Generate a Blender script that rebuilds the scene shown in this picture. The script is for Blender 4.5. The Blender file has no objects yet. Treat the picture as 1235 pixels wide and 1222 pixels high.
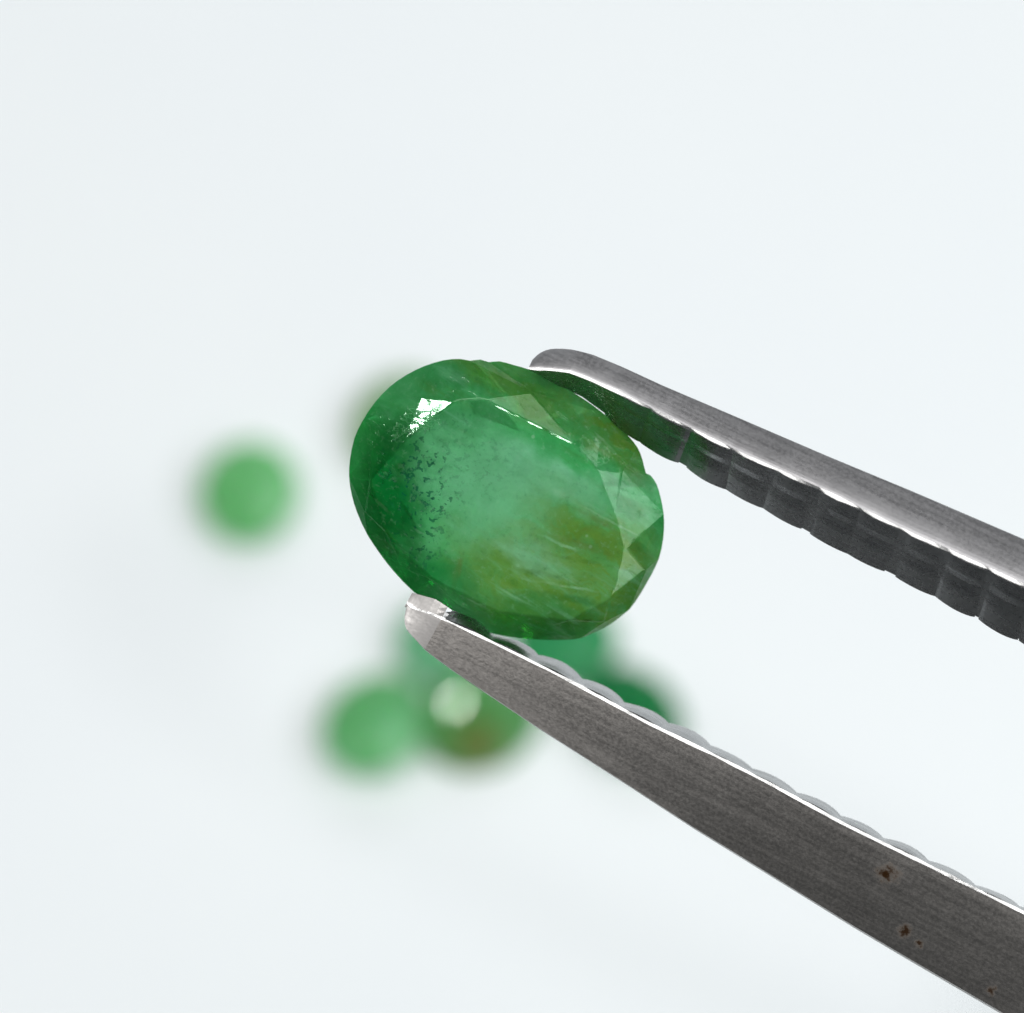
import bpy, bmesh, math, random
from mathutils import Vector, Matrix, noise

# ------------------------------------------------------------------ scene
# one Blender unit = 1 cm
sc = bpy.context.scene
sc.unit_settings.system = 'METRIC'
sc.unit_settings.scale_length = 0.01
sc.unit_settings.length_unit = 'CENTIMETERS'
sc.render.engine = 'CYCLES'
cy = sc.cycles
cy.use_denoising = True
cy.max_bounces = 10
cy.transmission_bounces = 8
cy.glossy_bounces = 6
cy.diffuse_bounces = 4
cy.sample_clamp_indirect = 6.0
cy.caustics_refractive = True
cy.caustics_reflective = True
cy.blur_glossy = 0.3
sc.view_settings.view_transform = 'Standard'
sc.view_settings.look = 'None'
sc.view_settings.gamma = 1.0
sc.view_settings.use_curve_mapping = False
sc.view_settings.exposure = 0.0
COL = sc.collection

# ------------------------------------------------------------------ camera
PW, PH = 1235.0, 1222.0
FPX = 3480.0                       # focal length in photo pixels
TILT = math.radians(25)            # away from straight down
D_PAPER, D_GEM = 11.5, 6.0
cam_d = bpy.data.cameras.new('camera')
cam = bpy.data.objects.new('camera', cam_d)
COL.objects.link(cam)
cam_d.sensor_width = 36.0
cam_d.sensor_fit = 'HORIZONTAL'
cam_d.lens = 36.0 * FPX / PW
cam_d.clip_start = 0.05
cam_d.clip_end = 500
CAM = Matrix.Translation((0, -D_PAPER * math.sin(TILT), D_PAPER * math.cos(TILT))) @ Matrix.Rotation(TILT, 4, 'X')
cam.matrix_world = CAM
cam_d.dof.use_dof = True
cam_d.dof.focus_distance = 5.93
cam_d.dof.aperture_fstop = (cam_d.lens * 1e-3) / 0.20
sc.camera = cam
CR = CAM.to_3x3()


def P(px, py, d):
    """world point seen at photo pixel px,py at depth d"""
    return CAM @ Vector(((px - PW / 2) / FPX * d, -(py - PH / 2) / FPX * d, -d))


def cam_dir(x, y, z):
    return (CR @ Vector((x, y, z))).normalized()


# ------------------------------------------------------------------ world and lamps
w = bpy.data.worlds.new('World')
sc.world = w
w.use_nodes = True
bg = w.node_tree.nodes['Background']
bg.inputs[0].default_value = (0.93, 0.98, 1.0, 1)
bg.inputs[1].default_value = 0.13


def area(name, loc, target, sx, sy, power, color=(1, 1, 1), spread=180):
    l = bpy.data.lights.new(name, 'AREA')
    l.shape = 'RECTANGLE'
    l.size, l.size_y = sx, sy
    l.energy = power
    l.color = color
    l.spread = math.radians(spread)
    o = bpy.data.objects.new(name, l)
    COL.objects.link(o)
    o.location = loc
    o.rotation_euler = (Vector(target) - Vector(loc)).to_track_quat('-Z', 'Y').to_euler()
    return o


GEM_C = P(611, 603, D_GEM)
# a ceiling tube above, a desk lamp up left, a window to the right and an added dim fill panel behind


def lamp_at(name, direction, dist, sx, sy, radiance, color=(1, 1, 1)):
    loc = GEM_C + Vector(direction).normalized() * dist
    return area(name, loc, GEM_C, sx, sy, radiance * math.pi * sx * sy, color)


area('ceiling_tube', (6, -1.5, 34), (6, -1.5, 0), 28, 11, 4.0 * math.pi * 28 * 11, (1.0, 0.99, 0.97))
DESK = GEM_C + Vector((-0.38, -0.02, 0.92)).normalized() * 26
lamp_at('desk_lamp', (-0.38, -0.02, 0.92), 26, 3, 3, 92, (1.0, 0.99, 0.97))
lamp_at('added_edge_light', (0.25, -0.35, 0.886), 28, 2.0, 2.0, 55, (1.0, 0.99, 0.97))  # added small light, aimed to draw a bright line along the table edge
lamp_at('side_window', (0.70, -0.27, 0.58), 36, 36, 13.5, 4.8, (0.95, 0.99, 1.0))
lamp_at('far_fill_panel', (0.05, 0.86, 0.45), 42, 40, 16, 1.5, (0.93, 0.98, 1.0))  # added soft panel, gives the upper arm's steel a grey reflection


# ------------------------------------------------------------------ node helper
class NT:
    def __init__(self, name):
        self.m = bpy.data.materials.new(name)
        self.m.use_nodes = True
        self.t = self.m.node_tree
        self.t.nodes.clear()
        self.out = self.t.nodes.new('ShaderNodeOutputMaterial')

    def n(self, kind, **kw):
        nd = self.t.nodes.new('ShaderNode' + kind)
        for k, v in kw.items():
            setattr(nd, k, v)
        return nd

    def set(self, sock, v):
        if isinstance(v, bpy.types.NodeSocket):
            self.t.links.new(v, sock)
        elif v is not None:
            if sock.type == 'RGBA' and len(v) == 3:
                v = (*v, 1)
            sock.default_value = v

    def coord(self):
        return self.n('TexCoord').outputs['Object']

    def mapping(self, vec, loc=(0, 0, 0), rot=(0, 0, 0), scale=(1, 1, 1), kind='POINT'):
        m = self.n('Mapping', vector_type=kind)
        self.set(m.inputs['Vector'], vec)
        m.inputs['Location'].default_value = loc
        m.inputs['Rotation'].default_value = rot
        m.inputs['Scale'].default_value = scale
        return m.outputs[0]

    def noise(self, vec, scale, detail=3, rough=0.55, dist=0.0, color=False):
        t = self.n('TexNoise')
        self.set(t.inputs['Vector'], vec)
        t.inputs['Scale'].default_value = scale
        t.inputs['Detail'].default_value = detail
        t.inputs['Roughness'].default_value = rough
        t.inputs['Distortion'].default_value = dist
        return t.outputs['Color' if color else 'Fac']

    def voronoi(self, vec, scale, feature='F1', out='Distance', rand=1.0):
        t = self.n('TexVoronoi', feature=feature)
        self.set(t.inputs['Vector'], vec)
        t.inputs['Scale'].default_value = scale
        t.inputs['Randomness'].default_value = rand
        return t.outputs[out]

    def ramp(self, v, a, b, lo=0.0, hi=1.0, smooth=True):
        r = self.n('MapRange', interpolation_type='SMOOTHSTEP' if smooth else 'LINEAR')
        self.set(r.inputs['Value'], v)
        r.inputs['From Min'].default_value = a
        r.inputs['From Max'].default_value = b
        r.inputs['To Min'].default_value = lo
        r.inputs['To Max'].default_value = hi
        return r.outputs['Result']

    def math(self, op, a, b=None, c=None):
        m = self.n('Math', operation=op)
        m.use_clamp = False
        self.set(m.inputs[0], a)
        if b is not None:
            self.set(m.inputs[1], b)
        if c is not None:
            self.set(m.inputs[2], c)
        return m.outputs[0]

    def mul(self, *a):
        r = a[0]
        for b in a[1:]:
            r = self.math('MULTIPLY', r, b)
        return r

    def mix(self, fac, a, b, mode='MIX'):
        m = self.n('Mix', data_type='RGBA', blend_type=mode)
        self.set(m.inputs[0], fac)
        self.set(m.inputs[6], a)
        self.set(m.inputs[7], b)
        return m.outputs[2]

    def bump(self, height, strength, dist, normal=None):
        b = self.n('Bump')
        self.set(b.inputs['Height'], height)
        b.inputs['Strength'].default_value = strength
        b.inputs['Distance'].default_value = dist
        if normal is not None:
            self.set(b.inputs['Normal'], normal)
        return b.outputs[0]

    def principled(self, **kw):
        p = self.n('BsdfPrincipled')
        for k, v in kw.items():
            self.set(p.inputs[k.replace('_', ' ')], v)
        return p

    def done(self, p):
        self.t.links.new(p.outputs[0], self.out.inputs['Surface'])
        return self.m


# ------------------------------------------------------------------ mesh helpers
def link(name, me, mat, parent=None, mw=None, smooth=False):
    o = bpy.data.objects.new(name, me)
    COL.objects.link(o)
    if mat is not None and not me.materials:
        me.materials.append(mat)
    if mw is not None:
        o.matrix_world = mw
    if parent is not None:
        o.parent = parent
        o.matrix_parent_inverse = Matrix.Identity(4)
    for p in me.polygons:
        p.use_smooth = smooth
    return o


def tag(o, label=None, cat=None, group=None, kind=None):
    if label: o['label'] = label
    if cat: o['category'] = cat
    if group: o['group'] = group
    if kind: o['kind'] = kind


# ------------------------------------------------------------------ white paper
n = NT('white_paper')
co = n.coord()
fib = n.noise(co, 9.0, 5, 0.6)
blot = n.noise(co, 0.35, 2, 0.5)
pc = n.mix(n.ramp(blot, 0.35, 0.65), (0.815, 0.850, 0.875), (0.83, 0.863, 0.882))
pc = n.mix(n.ramp(fib, 0.3, 0.7, 0, 0.25), pc, (0.805, 0.84, 0.862))
pp = n.principled(Base_Color=pc, Roughness=0.75)
n.set(pp.inputs['Normal'], n.bump(fib, 0.25, 0.01))
M_PAPER = n.done(pp)
bm = bmesh.new()
N = 40
S = 50.0
grid = [[bm.verts.new(((i / N - .5) * S, j / N * (S - 5.5) - 5.5,
                       0.010 * noise.noise(Vector((i * .23, j * .23, 1.7))))) for j in range(N + 1)] for i in range(N + 1)]
for i in range(N):
    for j in range(N):
        bm.faces.new((grid[i][j], grid[i + 1][j], grid[i + 1][j + 1], grid[i][j + 1]))
me = bpy.data.meshes.new('ground')
bm.to_mesh(me)
bm.free()
paper = link('white_paper_surface', me, M_PAPER, smooth=True)
tag(paper, 'plain white paper surface under the loose green stones', kind='structure')


# ------------------------------------------------------------------ gem mesh
def gem_mesh(name, T, Md, G, hc, th, hp, bevel=0.0025):
    """T table ring (x,y), Md mid crown ring (x,y,hfrac), G girdle ring with list index of the vertex facing each T.
    z = 0 is the middle of the girdle."""
    gpts, gidx = G
    bm = bmesh.new()
    nT, nG = len(T), len(gpts)
    z0 = th / 2
    tv = [bm.verts.new((x, y, z0 + hc)) for x, y in T]
    mv = [bm.verts.new((x, y, z0 + hc * f)) for x, y, f in Md]
    # girdle tops lie in the plane of their own upper girdle facet, so the edge is gently scalloped
    gz = [z0] * nG
    for i in range(nT):
        a, b = gidx[i], gidx[(i + 1) % nT]
        A = Vector((*gpts[a], z0)); B = Vector((*gpts[b], z0)); C = mv[i].co
        nn = (B - A).cross(C - A)
        k = (a + 1) % nG
        while k != b:
            x, y = gpts[k]
            z = A.z - (nn.x * (x - A.x) + nn.y * (y - A.y)) / nn.z
            gz[k] = max(z0 - th * .42, min(z0 + th * .5, z))
            k = (k + 1) % nG
    gv = [bm.verts.new((x, y, gz[k])) for k, (x, y) in enumerate(gpts)]
    lv = [bm.verts.new((x * .997, y * .997, -z0 + (z0 - gz[k]) * -.35)) for k, (x, y) in enumerate(gpts)]
    pv = [bm.verts.new((x * .62, y * .60, -z0 - hp * .55)) for x, y in [( (T[i][0] + T[(i + 1) % nT][0]) / 2 / .74, (T[i][1] + T[(i + 1) % nT][1]) / 2 / .74) for i in range(nT)]]
    xs = [p[0] for p in gpts]
    keel = (max(xs) - min(xs)) * .11
    k1 = bm.verts.new((-keel, 0, -z0 - hp)); k2 = bm.verts.new((keel, 0, -z0 - hp))
    F = []
    F.append(tv)
    for i in range(nT):
        j = (i + 1) % nT
        F.append([tv[i], mv[i], tv[j]])
        F.append([tv[j], mv[i], gv[gidx[j]], mv[j]])
        run = [gidx[i]]
        while run[-1] != gidx[j]:
            run.append((run[-1] + 1) % nG)
        F.append([mv[i]] + [gv[k] for k in run])
        F.append([pv[i]] + [lv[k] for k in reversed(run)])
        F.append([pv[i], pv[j], lv[gidx[j]]])
        ki = k1 if pv[i].co.x < 0 else k2
        kj = k1 if pv[j].co.x < 0 else k2
        F.append([pv[i], ki, pv[j]] if ki is kj else [pv[i], ki, kj, pv[j]])
    for k in range(nG):
        l = (k + 1) % nG
        F.append([gv[k], lv[k], lv[l], gv[l]])
    for f in F:
        bm.faces.new(f)
    bmesh.ops.recalc_face_normals(bm, faces=bm.faces)
    sharp = [e for e in bm.edges if len(e.link_faces) == 2 and e.calc_face_angle(0) > 0.10 and min(v.co.z for v in e.verts) > z0 + hc * .25]
    if bevel:
        bmesh.ops.bevel(bm, geom=sharp, offset=bevel, segments=3, profile=.55, affect='EDGES', clamp_overlap=True)
    bmesh.ops.triangulate(bm, faces=[f for f in bm.faces if len(f.verts) > 4])
    me = bpy.data.meshes.new(name)
    bm.to_mesh(me)
    bm.free()
    return me


# ------------------------------------------------------------------ the held stone, measured from the photograph
GN = cam_dir(0.05, -0.13, 0.99)                      # table normal
a_img = math.radians(-34)
gx = cam_dir(math.cos(a_img), math.sin(a_img), 0)
gx = (gx - GN * gx.dot(GN)).normalized()
gy = GN.cross(gx)
GEM_M = Matrix((( *gx, 0), (*gy, 0), (*GN, 0), (0, 0, 0, 1))).transposed()
GEM_M.translation = GEM_C
GEM_I = GEM_M.inverted()
CAM_L = GEM_I @ CAM.translation
HC, TH, HP = 0.046, 0.024, 0.15


def gl(px, py, z):
    """gem-local x,y of the point seen at a photo pixel, on the plane z"""
    p = GEM_I @ P(px, py, 6.0)
    d = p - CAM_L
    q = CAM_L + d * ((z - CAM_L.z) / d.z)
    return (q.x, q.y)


GIRDLE = [(421, 575), (422, 555), (427, 530), (437, 508), (452, 486), (470, 467), (490, 453), (512, 442), (535, 435),
          (555, 433.5), (567, 435.5), (580, 434.5), (590, 437.5), (603, 436.5), (620, 441), (640, 447), (665, 459),
          (690, 473), (715, 489), (740, 509), (757, 525), (769, 540), (775, 555), (779, 571), (785, 574), (792, 584),
          (797, 600), (800.5, 620), (801, 640), (798, 662), (791, 684), (780, 705), (767, 726), (750, 744), (730, 758),
          (710, 767), (690, 772), (665, 773), (640, 772), (615, 769), (590, 763), (560, 751), (530, 735), (499, 714),
          (475, 690), (458, 668), (443, 645), (431, 620), (424, 597)]
TABLE = [(550, 484), (581, 481), (692, 536), (719, 566), (741, 618), (754, 660), (736, 721), (686, 748), (600, 738),
         (520, 698), (466, 642), (446, 580), (486, 534)]
MID = [(568, 459, .55), (640, 474, .58), (722, 538, .60), (749, 570, .68), (778, 640, .56), (778, 688, .67),
       (728, 750, .36), (645, 760, .34), (556, 733, .34), (484, 683, .36), (441, 617, .40), (447, 540, .50), (507, 478, .55)]
GIRDLE = [q for i in range(len(GIRDLE)) for q in (GIRDLE[i], tuple(
    (9 * (GIRDLE[i][c] + GIRDLE[(i + 1) % len(GIRDLE)][c]) - GIRDLE[i - 1][c] - GIRDLE[(i + 2) % len(GIRDLE)][c]) / 16 for c in (0, 1)))]
GIRDLE.reverse(); TABLE.reverse(); MID.reverse()       # counter-clockwise seen from the front
MID = MID[1:] + MID[:1]
Gl = [gl(x, y, TH / 2) for x, y in GIRDLE]
Tl = [gl(x, y, TH / 2 + HC) for x, y in TABLE]
Ml = [(*gl(x, y, TH / 2 + HC * f), f) for x, y, f in MID]


def girdle_index(T, G):
    out, last = [], None
    for x, y in T:
        a = math.atan2(y, x)
        k = min(range(len(G)), key=lambda i: abs((math.atan2(G[i][1], G[i][0]) - a + math.pi) % (2 * math.pi) - math.pi))
        out.append(k)
    return out


FIBRES = []


def emerald(name, mapped, deep, mid, pale, olive, aqua, main=False):
    n = NT(name)
    co = n.coord()
    warp = n.noise(co, 9.0, 4, .6, color=True)
    wv = n.n('VectorMath', operation='SUBTRACT'); n.set(wv.inputs[0], warp); wv.inputs[1].default_value = (.5, .5, .5)
    ws = n.n('VectorMath', operation='SCALE'); n.set(ws.inputs[0], wv.outputs[0]); ws.inputs['Scale'].default_value = .16 if main else .12
    wa = n.n('VectorMath', operation='ADD'); n.set(wa.inputs[0], co); n.set(wa.inputs[1], ws.outputs[0])
    wc = wa.outputs[0]

    def blob(c, r, rot, lo, hi):
        # 1 inside the ellipse, fading between the radii lo and hi
        v = n.mapping(wc, (c[0], c[1], 0), (0, 0, rot), (r[0], r[1], 1e3), 'TEXTURE')
        ln = n.n('VectorMath', operation='LENGTH'); n.set(ln.inputs[0], v)
        return n.ramp(ln.outputs['Value'], hi, lo)
    c1 = n.noise(co, 5.0, 5, .6, .4)
    c2 = n.noise(co, 22.0, 4, .65)
    lines = n.noise(n.mapping(wc, (0, 0, 0), (0, 0, .05), (4, 32, 12)), 1.0, 5, .62)
    col = n.mix(n.ramp(c1, .36, .66), mid, n.mix(.5, mid, pale))
    for kind, c, r, rot, lo, hi, amt in mapped:
        tone = {'deep': deep, 'mid': mid, 'pale': pale, 'olive': olive, 'aqua': aqua}[kind]
        f = n.mul(blob(c, r, rot, lo, hi), amt)
        if kind == 'olive' and main:
            f = n.mul(f, n.ramp(lines, .36, .62, .42, 1.1))
        col = n.mix(f, col, tone)
    # mottling and wisps of healed cracks
    col = n.mix(n.ramp(c2, .40, .70, 0, .32), col, n.mix(.6, col, deep))
    st = n.mapping(co, (0, 0, 0), (0, 0, -.10), (6, 42, 14))
    wisps = n.noise(st, 1.0, 5, .60, .25)
    wm = n.ramp(n.noise(co, 4.2, 2), .42, .62)
    col = n.mix(n.mul(n.ramp(wisps, .50, .80), wm, .42), col, aqua)
    col = n.mix(n.mul(n.ramp(wisps, .50, .26), wm, .55), col, n.mix(.5, olive, deep))
    pts = n.voronoi(co, 30.0)
    keep = n.ramp(n.noise(co, 13.0, 1), .58, .66)
    col = n.mix(n.mul(n.ramp(pts, .16, .05), keep, .55), col, (.45, .75, .50))
    rough = .035
    nrm = None
    if main:
        # dark specks gathered between the deep left part and the pale middle
        sm = n.math('MAXIMUM', blob(gl(505, 600, .05), (.085, .15), .58, .45, 1.2), n.mul(blob(gl(555, 540, .05), (.16, .10), 0, .3, 1.1), .35))
        sp = n.noise(co, 80.0, 2, .5)
        sp2 = n.noise(co, 48.0, 4, .65)
        spm = n.math('MAXIMUM', n.ramp(sp, .585, .64), n.ramp(sp2, .585, .65))
        col = n.mix(n.mul(spm, sm, .9), col, (.000, .060, .030))
        # fibres and healed cracks, each where the photograph shows one
        fine = n.noise(co, 40.0, 3, .6, color=True)
        fs = n.n('VectorMath', operation='SCALE'); n.set(fs.inputs[0], fine); fs.inputs['Scale'].default_value = .010
        fa = n.n('VectorMath', operation='ADD'); n.set(fa.inputs[0], co); n.set(fa.inputs[1], fs.outputs[0])
        patch = n.ramp(n.noise(co, 28.0, 2), .36, .62, .25, 1.0)
        for x0, y0, x1, y1, wpx, tone, amt in FIBRES:
            p0, p1 = Vector(gl(x0, y0, .05)), Vector(gl(x1, y1, .05))
            d = p1 - p0
            c = (p0 + p1) / 2 + Vector((.005, .005))
            v = n.mapping(fa.outputs[0], (c.x, c.y, 0), (0, 0, math.atan2(d.y, d.x)), (d.length / 2, wpx / 580, 1e3), 'TEXTURE')
            ln = n.n('VectorMath', operation='LENGTH'); n.set(ln.inputs[0], v)
            f = n.mul(n.ramp(ln.outputs['Value'], 1.15, .25), patch, amt)
            col = n.mix(f, col, {'p': (.34, .66, .40), 'd': (.035, .11, .006), 'b': (.12, .135, .015), 'g': (.0, .10, .004)}[tone])
        grain = n.noise(co, 95.0, 3, .6)
        col = n.mix(n.ramp(grain, .55, .75, 0, .22), col, (.30, .62, .38))
        col = n.mix(n.ramp(grain, .45, .25, 0, .30), col, (.0, .10, .02))
        # surface: small pits and polishing scratches that break up the highlights
        pit = n.noise(n.mapping(co, rot=(0, 0, .75), scale=(1, 2.4, 1)), 40.0, 3, .7)
        sep = n.n('SeparateXYZ'); n.set(sep.inputs[0], co)
        pm = n.mul(n.ramp(pit, .59, .63), n.ramp(sep.outputs['Z'], TH / 2 + HC - .0015, TH / 2 + HC - .004, .0, 1.0))
        scr = n.noise(n.mapping(co, rot=(0, 0, .9), scale=(5, 170, 5)), 1.0, 2)
        worn = n.mul(n.math('MAXIMUM', blob(gl(500, 508, .05), (.060, .060), 0, .5, 1.0), n.mul(blob(gl(725, 545, .05), (.05, .05), 0, .4, 1.0), .18)),
                     n.ramp(sep.outputs['Z'], TH / 2 + HC * .54, TH / 2 + HC * .62))
        crk = n.voronoi(n.mapping(wc, rot=(0, 0, .6), scale=(1, 1.7, 1)), 40.0, 'DISTANCE_TO_EDGE')
        crm = n.mul(n.ramp(crk, .11, .05), worn)
        rough = n.math('MULTIPLY_ADD', pm, .14, n.ramp(c2, .35, .7, .02, .06))
        rough = n.math('MULTIPLY_ADD', crm, .45, rough)
        h = n.math('ADD', n.math('ADD', n.mul(pm, -.15), n.mul(crm, -.6)), n.math('ADD', n.mul(scr, .03), n.mul(n.noise(co, 15.0, 1, .5), 2.6)))
        nrm = n.bump(h, .30, .004)
    tr = n.ramp(c1, .3, .7, .66, .42) if main else .25
    p = n.principled(Base_Color=col, Roughness=rough, IOR=1.58,
                     Subsurface_Weight=.5 if main else .7, Subsurface_Scale=.05)
    p.inputs['Subsurface Radius'].default_value = (.35, 1.0, .5)
    g = n.n('Gamma'); n.set(g.inputs[0], col); g.inputs[1].default_value = .42
    gb = n.n('BsdfGlass'); n.set(gb.inputs['Color'], g.outputs[0]); n.set(gb.inputs['Roughness'], rough); gb.inputs['IOR'].default_value = 1.58
    if nrm is not None:
        n.set(p.inputs['Normal'], nrm)
        n.set(gb.inputs['Normal'], nrm)
    tl = n.n('BsdfTranslucent'); n.set(tl.inputs['Color'], g.outputs[0])
    body = n.n('MixShader'); body.inputs[0].default_value = .40; n.set(body.inputs[1], p.outputs[0]); n.set(body.inputs[2], tl.outputs[0])
    mx = n.n('MixShader'); n.set(mx.inputs[0], tr); n.set(mx.inputs[1], body.outputs[0]); n.set(mx.inputs[2], gb.outputs[0])
    return n.done(mx)


FIBRES = [(612, 694, 738, 716, 2.2, 'p', .55), (640, 640, 705, 668, 2.5, 'p', .45), (690, 604, 782, 652, 2.0, 'p', .5),
          (664, 652, 700, 664, 2.0, 'p', .5), (596, 706, 640, 730, 2.0, 'p', .45), (560, 720, 600, 742, 2.0, 'p', .4),
          (617, 684, 690, 700, 4.5, 'd', .7), (690, 610, 760, 650, 4.0, 'b', .75), (650, 640, 745, 672, 6.0, 'b', .5),
          (560, 660, 545, 712, 5.0, 'b', .7), (700, 640, 735, 625, 6.0, 'b', .6), (700, 750, 716, 748, 3.5, 'd', .9),
          (450, 600, 470, 618, 2.2, 'p', .35), (496, 634, 516, 648, 2.0, 'p', .4), (640, 662, 770, 690, 3.0, 'd', .45),
          (655, 738, 690, 752, 10., 'd', .6), (470, 560, 500, 575, 9., 'g', .7), (625, 710, 760, 735, 6.0, 'g', .6),
          (640, 585, 700, 604, 7.0, 'p', .40), (520, 520, 545, 540, 12., 'g', .45), (745, 505, 770, 545, 5., 'd', .5),
          (600, 452, 700, 500, 4., 'd', .35), (715, 520, 745, 548, 2., 'p', .5)]
zt = TH / 2 + HC
B = []


def add(kind, px, py, rx, ry, rot, lo, hi, amt):
    B.append((kind, gl(px, py, zt), (rx / 580, ry / 580), math.radians(rot), lo, hi, amt))


add('deep', 555, 456, 100, 24, 30, .3, 1.3, .45)
add('olive', 640, 468, 140, 40, 8, .4, 1.25, .60)
add('olive', 750, 530, 62, 40, -15, .4, 1.25, .85)
add('olive', 700, 690, 165, 88, 0, .55, 1.25, .88)
add('olive', 600, 712, 100, 45, -10, .3, 1.3, .70)
add('deep', 472, 608, 44, 112, 28, .45, 1.35, .97)
add('deep', 436, 625, 30, 60, 20, .3, 1.3, .6)
add('deep', 515, 695, 80, 46, 0, .3, 1.25, .60)
add('pale', 585, 585, 105, 80, 0, .2, 1.2, .9)
add('aqua', 675, 580, 95, 26, 8, .1, 1.3, .5)
add('mid', 690, 545, 60, 26, 0, .3, 1.2, .6)
add('olive', 725, 650, 90, 40, 0, .1, 1.4, .38)
add('aqua', 650, 680, 52, 22, 8, .1, 1.3, .38)
add('deep', 655, 758, 150, 34, 20, .4, 1.25, .62)
add('deep', 780, 715, 30, 55, 20, .3, 1.2, .45)
add('deep', 545, 508, 60, 24, 40, .3, 1.2, .45)
M_MAIN = emerald('emerald_included', B, (.000, .140, .016), (.030, .40, .085), (.165, .56, .27), (.125, .270, .024), (.28, .70, .45), True)
gme = gem_mesh('held_stone', Tl, Ml, (Gl, girdle_index(Tl, Gl)), HC, TH, HP, bevel=.004)
gem = link('faceted_gemstone', gme, M_MAIN, mw=GEM_M)
tag(gem, 'large sharp oval faceted green gemstone with brown inclusions gripped between the tweezer tips', 'gemstone')


# ------------------------------------------------------------------ loose stones lying on the paper
def oval_gem(name, a, b, hc, th, hp, seed, nT=8):
    rnd = random.Random(seed)
    T, Mi, G, idx = [], [], [], []
    per = 4
    for i in range(nT):
        t = 2 * math.pi * i / nT
        k = .60
        T.append((a * k * math.cos(t), b * k * math.sin(t)))
        t2 = 2 * math.pi * (i + .5) / nT
        Mi.append((a * .79 * math.cos(t2), b * .79 * math.sin(t2), .55))
        idx.append(len(G))
        for j in range(per):
            t3 = 2 * math.pi * (i + j / per) / nT
            G.append((a * math.cos(t3), b * math.sin(t3)))
    return gem_mesh(name, T, Mi, (G, idx), hc, th, hp, bevel=.002)


def on_paper(px, py):
    d = P(px, py, 1.0) - CAM.translation
    return CAM.translation + d * (-CAM.translation.z / d.z)


def loose(px, py, a, b, rot, tilt, tiltdir, mat, label, seed, flip=False, glint=None):
    """stone resting on the paper, seen centred at the pixel"""
    hc, th, hp = a * .22, a * .10, a * .42
    me = oval_gem('loose_stone', a, b, hc, th, hp, seed)
    R = Matrix.Rotation(math.radians(rot), 4, 'Z')
    if flip:
        R = Matrix.Rotation(math.pi, 4, 'X') @ R
    ax = Vector((math.cos(math.radians(tiltdir)), math.sin(math.radians(tiltdir)), 0))
    R = Matrix.Rotation(math.radians(tilt), 4, ax) @ R
    if glint is not None:                                # lean the stone until one star facet mirrors the desk lamp
        nT, i = 8, glint
        t0, t1, tm = 2 * math.pi * i / nT, 2 * math.pi * (i + 1) / nT, 2 * math.pi * (i + .5) / nT
        q = [Vector((a * .6 * math.cos(t0), b * .6 * math.sin(t0), hc)), Vector((a * .79 * math.cos(tm), b * .79 * math.sin(tm), hc * .55)),
             Vector((a * .6 * math.cos(t1), b * .6 * math.sin(t1), hc))]
        fn = (q[1] - q[0]).cross(q[2] - q[0]).normalized()
        fn = R.to_3x3() @ (fn if fn.z > 0 else -fn)
        g = on_paper(px, py)
        hv = ((CAM.translation - g).normalized() + (DESK - g).normalized()).normalized()
        R = fn.rotation_difference(hv).to_matrix().to_4x4() @ R
    zmin = min((R @ v.co).z for v in me.vertices)
    c = on_paper(px, py)
    d = (CAM.translation - c).normalized()
    z = -zmin + .004
    c = c + d * (z / d.z)
    o = link('loose_gemstone', me, mat, mw=Matrix.Translation((c.x, c.y, z)) @ R)
    tag(o, label, 'gemstone', 'loose green stones lying on the white paper')
    return o


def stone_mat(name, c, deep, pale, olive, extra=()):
    return emerald(name, [('pale', (0, -.08), (.16, .11), 0, .1, 1.2, .6)] + list(extra), deep, c, pale, olive, pale)  # the pale oval paints light glowing through the stone into its colour


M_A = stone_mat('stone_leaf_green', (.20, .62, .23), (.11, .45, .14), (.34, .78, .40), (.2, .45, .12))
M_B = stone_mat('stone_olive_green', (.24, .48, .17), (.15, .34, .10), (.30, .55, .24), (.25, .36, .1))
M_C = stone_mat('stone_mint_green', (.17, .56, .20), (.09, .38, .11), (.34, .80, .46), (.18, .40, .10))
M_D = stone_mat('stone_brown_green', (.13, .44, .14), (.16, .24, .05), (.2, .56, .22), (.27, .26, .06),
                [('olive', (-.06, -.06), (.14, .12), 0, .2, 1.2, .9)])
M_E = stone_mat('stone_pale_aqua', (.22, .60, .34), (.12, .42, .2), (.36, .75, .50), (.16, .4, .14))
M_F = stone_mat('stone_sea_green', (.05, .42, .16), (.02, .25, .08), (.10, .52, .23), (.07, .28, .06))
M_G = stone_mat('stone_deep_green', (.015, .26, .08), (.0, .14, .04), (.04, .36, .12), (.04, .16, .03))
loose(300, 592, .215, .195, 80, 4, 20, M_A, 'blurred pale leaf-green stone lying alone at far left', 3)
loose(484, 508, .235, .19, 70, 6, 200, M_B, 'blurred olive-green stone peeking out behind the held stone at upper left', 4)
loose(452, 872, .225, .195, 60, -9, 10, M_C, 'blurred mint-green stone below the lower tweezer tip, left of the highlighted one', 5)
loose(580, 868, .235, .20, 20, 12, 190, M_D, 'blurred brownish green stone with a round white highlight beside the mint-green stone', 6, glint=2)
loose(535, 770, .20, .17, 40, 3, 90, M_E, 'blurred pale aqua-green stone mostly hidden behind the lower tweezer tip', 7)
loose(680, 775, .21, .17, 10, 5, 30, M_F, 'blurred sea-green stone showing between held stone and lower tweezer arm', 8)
loose(762, 862, .22, .18, 130, 5, 80, M_G, 'blurred deep green stone behind the toothed edge of the lower tweezer arm', 9)


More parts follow.
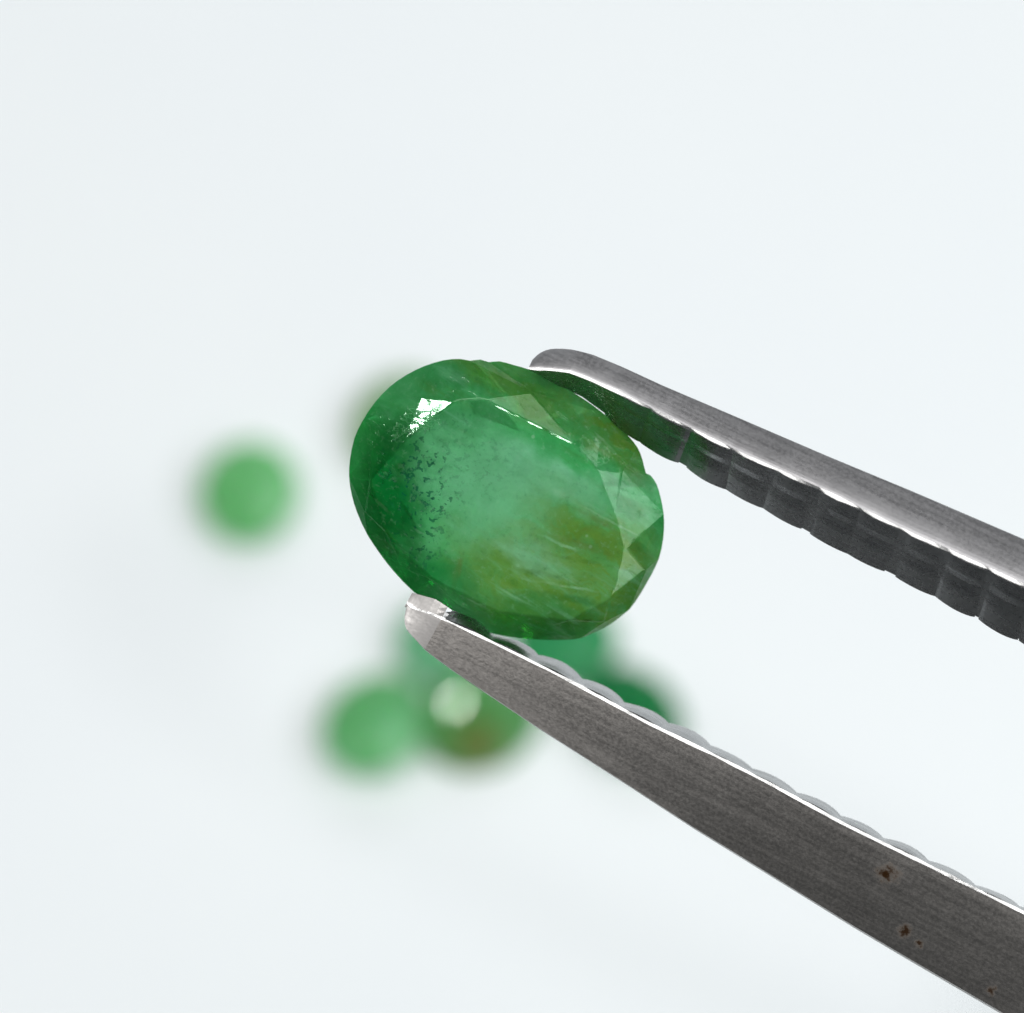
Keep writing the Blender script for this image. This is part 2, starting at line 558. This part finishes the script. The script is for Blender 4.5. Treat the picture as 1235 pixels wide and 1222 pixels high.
# ------------------------------------------------------------------ tweezers
def steel(name, base, rough, streak, rust=None, relief=.25):
    n = NT(name)
    co = n.coord()                                       # x runs along the tweezers
    fine = n.noise(co, 150.0, 3, .6)
    big = n.noise(n.mapping(co, scale=(1, 2, 2)), 2.2, 3, .5)
    br = n.noise(n.mapping(co, (0, 0, 0), (0, 0, .16), (95, 24, 24)), 1.0, 4, .7, .5)
    br2 = n.noise(co, 75.0, 4, .7)
    lng = n.noise(n.mapping(co, scale=(2, 120, 60)), 1.0, 3, .6)
    col = n.mix(n.ramp(big, .3, .7), tuple(c * .90 for c in base), tuple(c * 1.06 for c in base))
    col = n.mix(n.ramp(br, .38, .72, 0, streak), col, tuple(min(1, c * 1.6) for c in base))
    col = n.mix(n.ramp(br2, .60, .35, 0, streak * .7), col, tuple(c * .55 for c in base))
    r = n.math('ADD', n.ramp(fine, .3, .7, rough * .9, rough * 1.1), n.ramp(lng, .35, .65, -.03, .04))
    smudge = n.ramp(n.noise(co, 5.5, 5, .65, .6), .50, .66)
    r = n.math('ADD', r, n.mul(smudge, .05))
    if rust:
        warp = n.noise(co, 60.0, 4, .65, color=True)
        for (c, rad, amt) in rust:
            v = n.mapping(co, c, (0, 0, 0), (rad, rad, rad), 'TEXTURE')
            wn = n.n('VectorMath', operation='ADD'); n.set(wn.inputs[0], v)
            w2 = n.n('VectorMath', operation='SCALE'); n.set(w2.inputs[0], warp); w2.inputs['Scale'].default_value = 3.4
            n.set(wn.inputs[1], w2.outputs[0])
            w3 = n.n('VectorMath', operation='SUBTRACT'); n.set(w3.inputs[0], wn.outputs[0]); w3.inputs[1].default_value = (1.7, 1.7, 1.7)
            ln = n.n('VectorMath', operation='LENGTH'); n.set(ln.inputs[0], w3.outputs[0])
            halo = n.ramp(ln.outputs['Value'], 1.9, .6)
            f = n.ramp(ln.outputs['Value'], 1.05, .45)
            col = n.mix(n.mul(halo, .5), col, (.085, .045, .014))
            col = n.mix(n.mul(f, amt), col, (.045, .019, .005))
            r = n.math('ADD', r, n.mul(halo, .3))
    p = n.principled(Base_Color=col, Metallic=1.0, Roughness=r)
    n.set(p.inputs['Normal'], n.bump(n.math('ADD', n.mul(br, streak), n.mul(fine, .6)), relief, .003))
    return n.done(p)


class Track:
    def __init__(self, pts, ang):
        self.a = Vector((math.cos(ang), math.sin(ang)))
        self.u = Vector((-math.sin(ang), math.cos(ang)))
        q = sorted((Vector(p).dot(self.a), Vector(p).dot(self.u)) for p in pts)
        self.q = q

    def __call__(self, s):
        q = self.q
        if s <= q[0][0]:
            return q[0][1]
        for (s0, t0), (s1, t1) in zip(q, q[1:]):
            if s <= s1:
                return t0 + (t1 - t0) * (s - s0) / (s1 - s0)
        (s0, t0), (s1, t1) = q[-6 if len(q) > 6 else 0], q[-1]
        return t1 + (t1 - t0) / (s1 - s0) * (s - s1)


def lerp(a, b, f):
    return a + (b - a) * f


def sm(a, b, x):
    f = max(0., min(1., (x - a) / (b - a)))
    return f * f * (3 - 2 * f)


def arm_mesh(name, ang, outer, edge, inner, depth, s0, s1, origin, bev, curve, bow, notch, tip_s=0):
    """closed solid: outer silhouette, bright near edge and far inner edge measured as photo tracks,
    depth(s) -> depths of outer-near, edge, inner-far, outer-far"""
    a = Vector((math.cos(ang), math.sin(ang)))
    u = Vector((-math.sin(ang), math.cos(ang)))
    st, s = [], s0
    step = 2.0
    while s < s1:
        st.append(s)
        step = min(step * 1.25, 9 if s < s0 + 900 else 60)
        s += step
    st.append(s1)
    rings = []
    for s in st:
        dO, dE, dI, dF = depth(s)
        off = curve(s)

        def W(t, d):
            p = a * s + u * (t + off)
            return P(p.x, p.y, d)
        tO, tE, tI = outer(s), edge(s), inner(s)
        O, E, I = W(tO, dO), W(tE, dE), W(tI, dI)
        Fp = W(lerp(tO, tI, .12), dF)
        wob = .7 * noise.noise(Vector((s * .05, 0, ang * 9))) + .5 * noise.noise(Vector((s * .17, 3, ang * 9)))
        hw = min(bev * (1 + .5 * noise.noise(Vector((s * .03, 5, ang)))), abs(tO - tE) * .22, abs(tI - tE) * .30 + .4)
        sg = 1 if tO > tE else -1                      # +1: the outer side lies below the edge in the picture
        dd = math.tan(math.radians(13 + 11 * noise.noise(Vector((s * .022, 7, ang))) + 5 * noise.noise(Vector((s * .11, 9, ang))))) * 2 * hw / 580
        wob += notch * (1 - abs(math.sin(math.pi * (s - s0 - 95) / 56.5)) ** .5) * sm(s0 + 95, s0 + 160, s)
        C1 = W(tE + sg * hw, dE + (0 if sg > 0 else dd))
        C2 = W(tE - sg * (hw + wob), dE + (dd if sg > 0 else 0))
        d1 = dE + (0 if sg > 0 else dd)
        side = [W(lerp(tE + sg * hw, tO, f), lerp(d1, dO, f ** bow)) for f in (.98, .92, .84, .74, .62, .5, .38, .26, .15, .07)]
        ring = [W(tO - sg * .3, dO + (dF - dO) * .25)] + side + [C1, C2, lerp(C2, I, .5), I, Fp]
        rings.append(ring)
    bm = bmesh.new()
    CH = 11                                              # ring segment between C1 and C2: the worn bright edge
    vs = [[bm.verts.new(origin @ p) for p in r] for r in rings]
    m = len(vs[0])
    for r0, r1, rs in zip(vs, vs[1:], st):
        for k in range(m):
            l = (k + 1) % m
            fc = bm.faces.new((r0[k], r0[l], r1[l], r1[k]))
            fc.material_index = 1 if k == CH else 3 if (tip_s and rs < s0 + tip_s) else 2 if k in (CH + 1, CH + 2) else 0
    bm.faces.new(vs[0]); bm.faces.new(vs[-1])
    bmesh.ops.recalc_face_normals(bm, faces=bm.faces)
    for f in bm.faces:
        f.smooth = True
    for e in bm.edges:
        if len(e.link_faces) == 2 and (e.calc_face_angle(0) > math.radians(32) or e.link_faces[0].material_index != e.link_faces[1].material_index):
            e.smooth = False
    me = bpy.data.meshes.new(name)
    bm.to_mesh(me)
    bm.free()
    return me


def ridge_mesh(name, ang, edge, inner, depth, sa, sb, h, origin, slant, curve, back, groove):
    """one rounded tooth lying across the gripping face from its near edge to its far edge"""
    a = Vector((math.cos(ang), math.sin(ang)))
    u = Vector((-math.sin(ang), math.cos(ang)))
    ns, nw = 10, 8
    top, bot = [], []
    for i in range(ns + 1):
        f = i / ns
        rowt, rowb = [], []
        for j in range(nw + 1):
            g = j / nw
            s = lerp(sa, sb, f) + slant * g
            dO, dE, dI, dF = depth(s)
            off = curve(s)

            def W(t, d):
                p = a * s + u * (t + off)
                return P(p.x, p.y, d)
            E, I = W(edge(s), dE), W(inner(s), dI)
            ax = (W(edge(s), dE) - P(*(a * (s - 4) + u * (edge(s - 4) + curve(s - 4))), depth(s - 4)[1])).normalized()
            nn = ax.cross(I - E).normalized()
            if nn.dot(W(edge(s) + back, dE) - E) < 0:
                nn = -nn
            g2 = .03 + g * 1.0
            base = lerp(E, I, g2)
            hh = h * (max(0, math.sin(math.pi * min(1, max(0, f)))) ** .75) * (.6 + .4 * min(1, g * 3)) * (1 - groove * math.exp(-((g - .40) / .12) ** 2)) * (1 + .25 * (f - .5))
            rowt.append(base + nn * hh)
            rowb.append(base - nn * h * .35)
        top.append(rowt); bot.append(rowb)
    bm = bmesh.new()
    tv = [[bm.verts.new(origin @ p) for p in r] for r in top]
    bv = [[bm.verts.new(origin @ p) for p in r] for r in bot]
    for i in range(ns):
        for j in range(nw):
            bm.faces.new((tv[i][j], tv[i][j + 1], tv[i + 1][j + 1], tv[i + 1][j]))
            bm.faces.new((bv[i][j], bv[i + 1][j], bv[i + 1][j + 1], bv[i][j + 1]))
        bm.faces.new((tv[i][0], tv[i + 1][0], bv[i + 1][0], bv[i][0]))
        bm.faces.new((tv[i][nw], bv[i][nw], bv[i + 1][nw], tv[i + 1][nw]))
    for j in range(nw):
        bm.faces.new((tv[0][j], bv[0][j], bv[0][j + 1], tv[0][j + 1]))
        bm.faces.new((tv[ns][j], tv[ns][j + 1], bv[ns][j + 1], bv[ns][j]))
    bmesh.ops.recalc_face_normals(bm, faces=bm.faces)
    for f in bm.faces:
        f.smooth = True
    for e in bm.edges:
        if len(e.link_faces) == 2 and e.calc_face_angle(0) > math.radians(40):
            e.smooth = False
    me = bpy.data.meshes.new(name)
    bm.to_mesh(me)
    bm.free()
    return me


TW_O = P(2300, 1500, 5.6)
tw = bpy.data.objects.new('tweezers', None)
COL.objects.link(tw)
TW_M = Matrix.Translation(TW_O) @ CR.to_4x4() @ Matrix.Rotation(math.radians(-27), 4, 'Z')
TW_I = TW_M.inverted()
tw.matrix_world = TW_M
tw.empty_display_size = .3
tag(tw, 'worn steel tweezers with toothed jaws and small rust spots holding the green stone', 'tweezers')

# upper arm
A1 = math.radians(24.6)
up_out = Track([(638, 442), (642, 434), (650, 426), (661, 421), (675, 420), (692, 421.5), (715, 427.5), (750, 442), (800, 465), (880, 499), (1001, 551), (1100, 592), (1235, 650)], A1)
up_edge = Track([(638, 444.5), (645, 445), (665, 446), (686, 448), (708, 456), (750, 475), (780, 491), (820, 511), (880, 541), (1005, 598), (1103, 646), (1235, 706)], A1)
up_in = Track([(638, 446), (668, 463), (701, 478), (726, 496), (773, 532), (789, 540), (848, 574), (931, 617), (982, 645), (1033, 671), (1084, 696), (1135, 721), (1182, 746), (1235, 774)], A1)
a1 = Vector((math.cos(A1), math.sin(A1)))
S1 = Vector((638, 443)).dot(a1)
END1 = S1 + 1900


def up_depth(s):
    f = sm(S1, S1 + 60, s)
    z = 5.885 - .00010 * (s - S1)
    wd = abs(up_edge(s) - up_out(s)) / 580
    return (z + .50 * wd, z, z + .04 + .06 * f + .00003 * (s - S1), z + .06 + .12 * f)


def no_curve(s):
    return 0.0


def up_curve(s):           # the arms meet in the tail, outside the picture
    k = max(0., s - S1 - 800) / 1100
    return 140 * k * k


M_UP = steel('steel_smooth', (.32, .315, .325), .38, .03, relief=.03)
M_EDGE = steel('steel_polished_edge', (.44, .44, .44), .27, .25, relief=.15)
M_TIP = steel('steel_rounded_tip', (.27, .262, .258), .43, .12, relief=.05)
M_TOOTH = steel('steel_jaw', (.27, .275, .28), .27, .25, relief=.25)
arm1 = link('arm', arm_mesh('upper_arm', A1, up_out, up_edge, up_in, up_depth, S1, END1, TW_I, 1.9, up_curve, 1.2, -2.6), M_UP, tw)
arm1.data.materials.append(M_EDGE); arm1.data.materials.append(M_TOOTH)
arm1['label'] = 'smooth grey upper tweezer arm'
rt = random.Random(5)
s = S1 + 95
k = 0
while s < S1 + 760:
    me = ridge_mesh('tooth', A1, up_edge, up_in, up_depth, s, s + rt.uniform(53, 57), .0060 * rt.uniform(.6, 1.3), TW_I, rt.uniform(2, 14), up_curve, 60, .45)
    link('tooth', me, M_TOOTH, arm1)
    s += 56.5 + rt.uniform(-2.5, 2.5)
    k += 1

# lower arm
A2 = math.radians(28.6)
lo_in = Track([(491, 719), (497, 715), (526, 723), (560, 746), (606, 771), (643, 787), (677, 803), (720, 829), (763, 853), (835, 886), (877, 911), (929, 938), (977, 965), (1032, 994), (1091, 1023), (1143, 1049), (1198, 1079), (1235, 1095)], A2)
lo_edge = Track([(491, 727), (500, 734), (522, 741), (543, 750), (603, 779), (677, 816), (785, 874), (860, 910), (926, 944), (1016, 993), (1120, 1044), (1235, 1101)], A2)
lo_out = Track([(490, 733), (487, 748), (490, 760), (514, 786), (548, 811), (652, 881), (757, 948), (835, 999), (916, 1049), (1029, 1119), (1100, 1161), (1207, 1223), (1300, 1276)], A2)
a2 = Vector((math.cos(A2), math.sin(A2)))
S2 = min(Vector((497, 715)).dot(a2), Vector((487, 748)).dot(a2))
END2 = S2 + 2000


def lo_depth(s):
    f = sm(S2 + 38, S2 + 130, s)
    g = sm(S2 + 60, S2 + 800, s)
    t = max(0., 1 - (s - S2) / 48)
    z = 5.955 - .00010 * (s - S2)
    return (z + .004 + .050 * g + .017 * t, z + .024 * t, z + .006 + .024 * t + .106 * f, z + .06 + .16 * f)


def lo_curve(s):
    k = max(0., s - S2 - 850) / 1100
    return -140 * k * k




def side_point(px, py):
    p = Vector((px, py))
    u2 = Vector((-math.sin(A2), math.cos(A2)))
    s, t = p.dot(a2), p.dot(u2)
    f = (t - lo_edge(s)) / (lo_out(s) - lo_edge(s))
    dO, dE, dI, dF = lo_depth(s)
    return TW_I @ P(px, py, lerp(dE, dO, f ** 1.2))


M_LOW = steel('steel_matte_worn', (.26, .246, .235), .41, .22,
              rust=[(side_point(1070, 1055), .016, .95), (side_point(1091, 1123), .011, .9), (side_point(1109, 1138), .007, .85), (side_point(1195, 1196), .009, .8)])
arm2 = link('arm', arm_mesh('lower_arm', A2, lo_out, lo_edge, lo_in, lo_depth, S2, END2, TW_I, 1.6, lo_curve, 1.2, 0, 42), M_LOW, tw)
arm2.data.materials.append(M_EDGE); arm2.data.materials.append(M_TOOTH); arm2.data.materials.append(M_TIP)
arm2['label'] = 'matte dark lower tweezer arm with brown rust spots'
s = S2 + 50
while s < S2 + 900:
    me = ridge_mesh('tooth', A2, lo_edge, lo_in, lo_depth, s, s + rt.uniform(56, 60), .0085 * rt.uniform(.7, 1.2), TW_I, 3, lo_curve, -60, 0)
    link('tooth', me, M_TOOTH, arm2)
    s += 59.5 + rt.uniform(-3, 3)
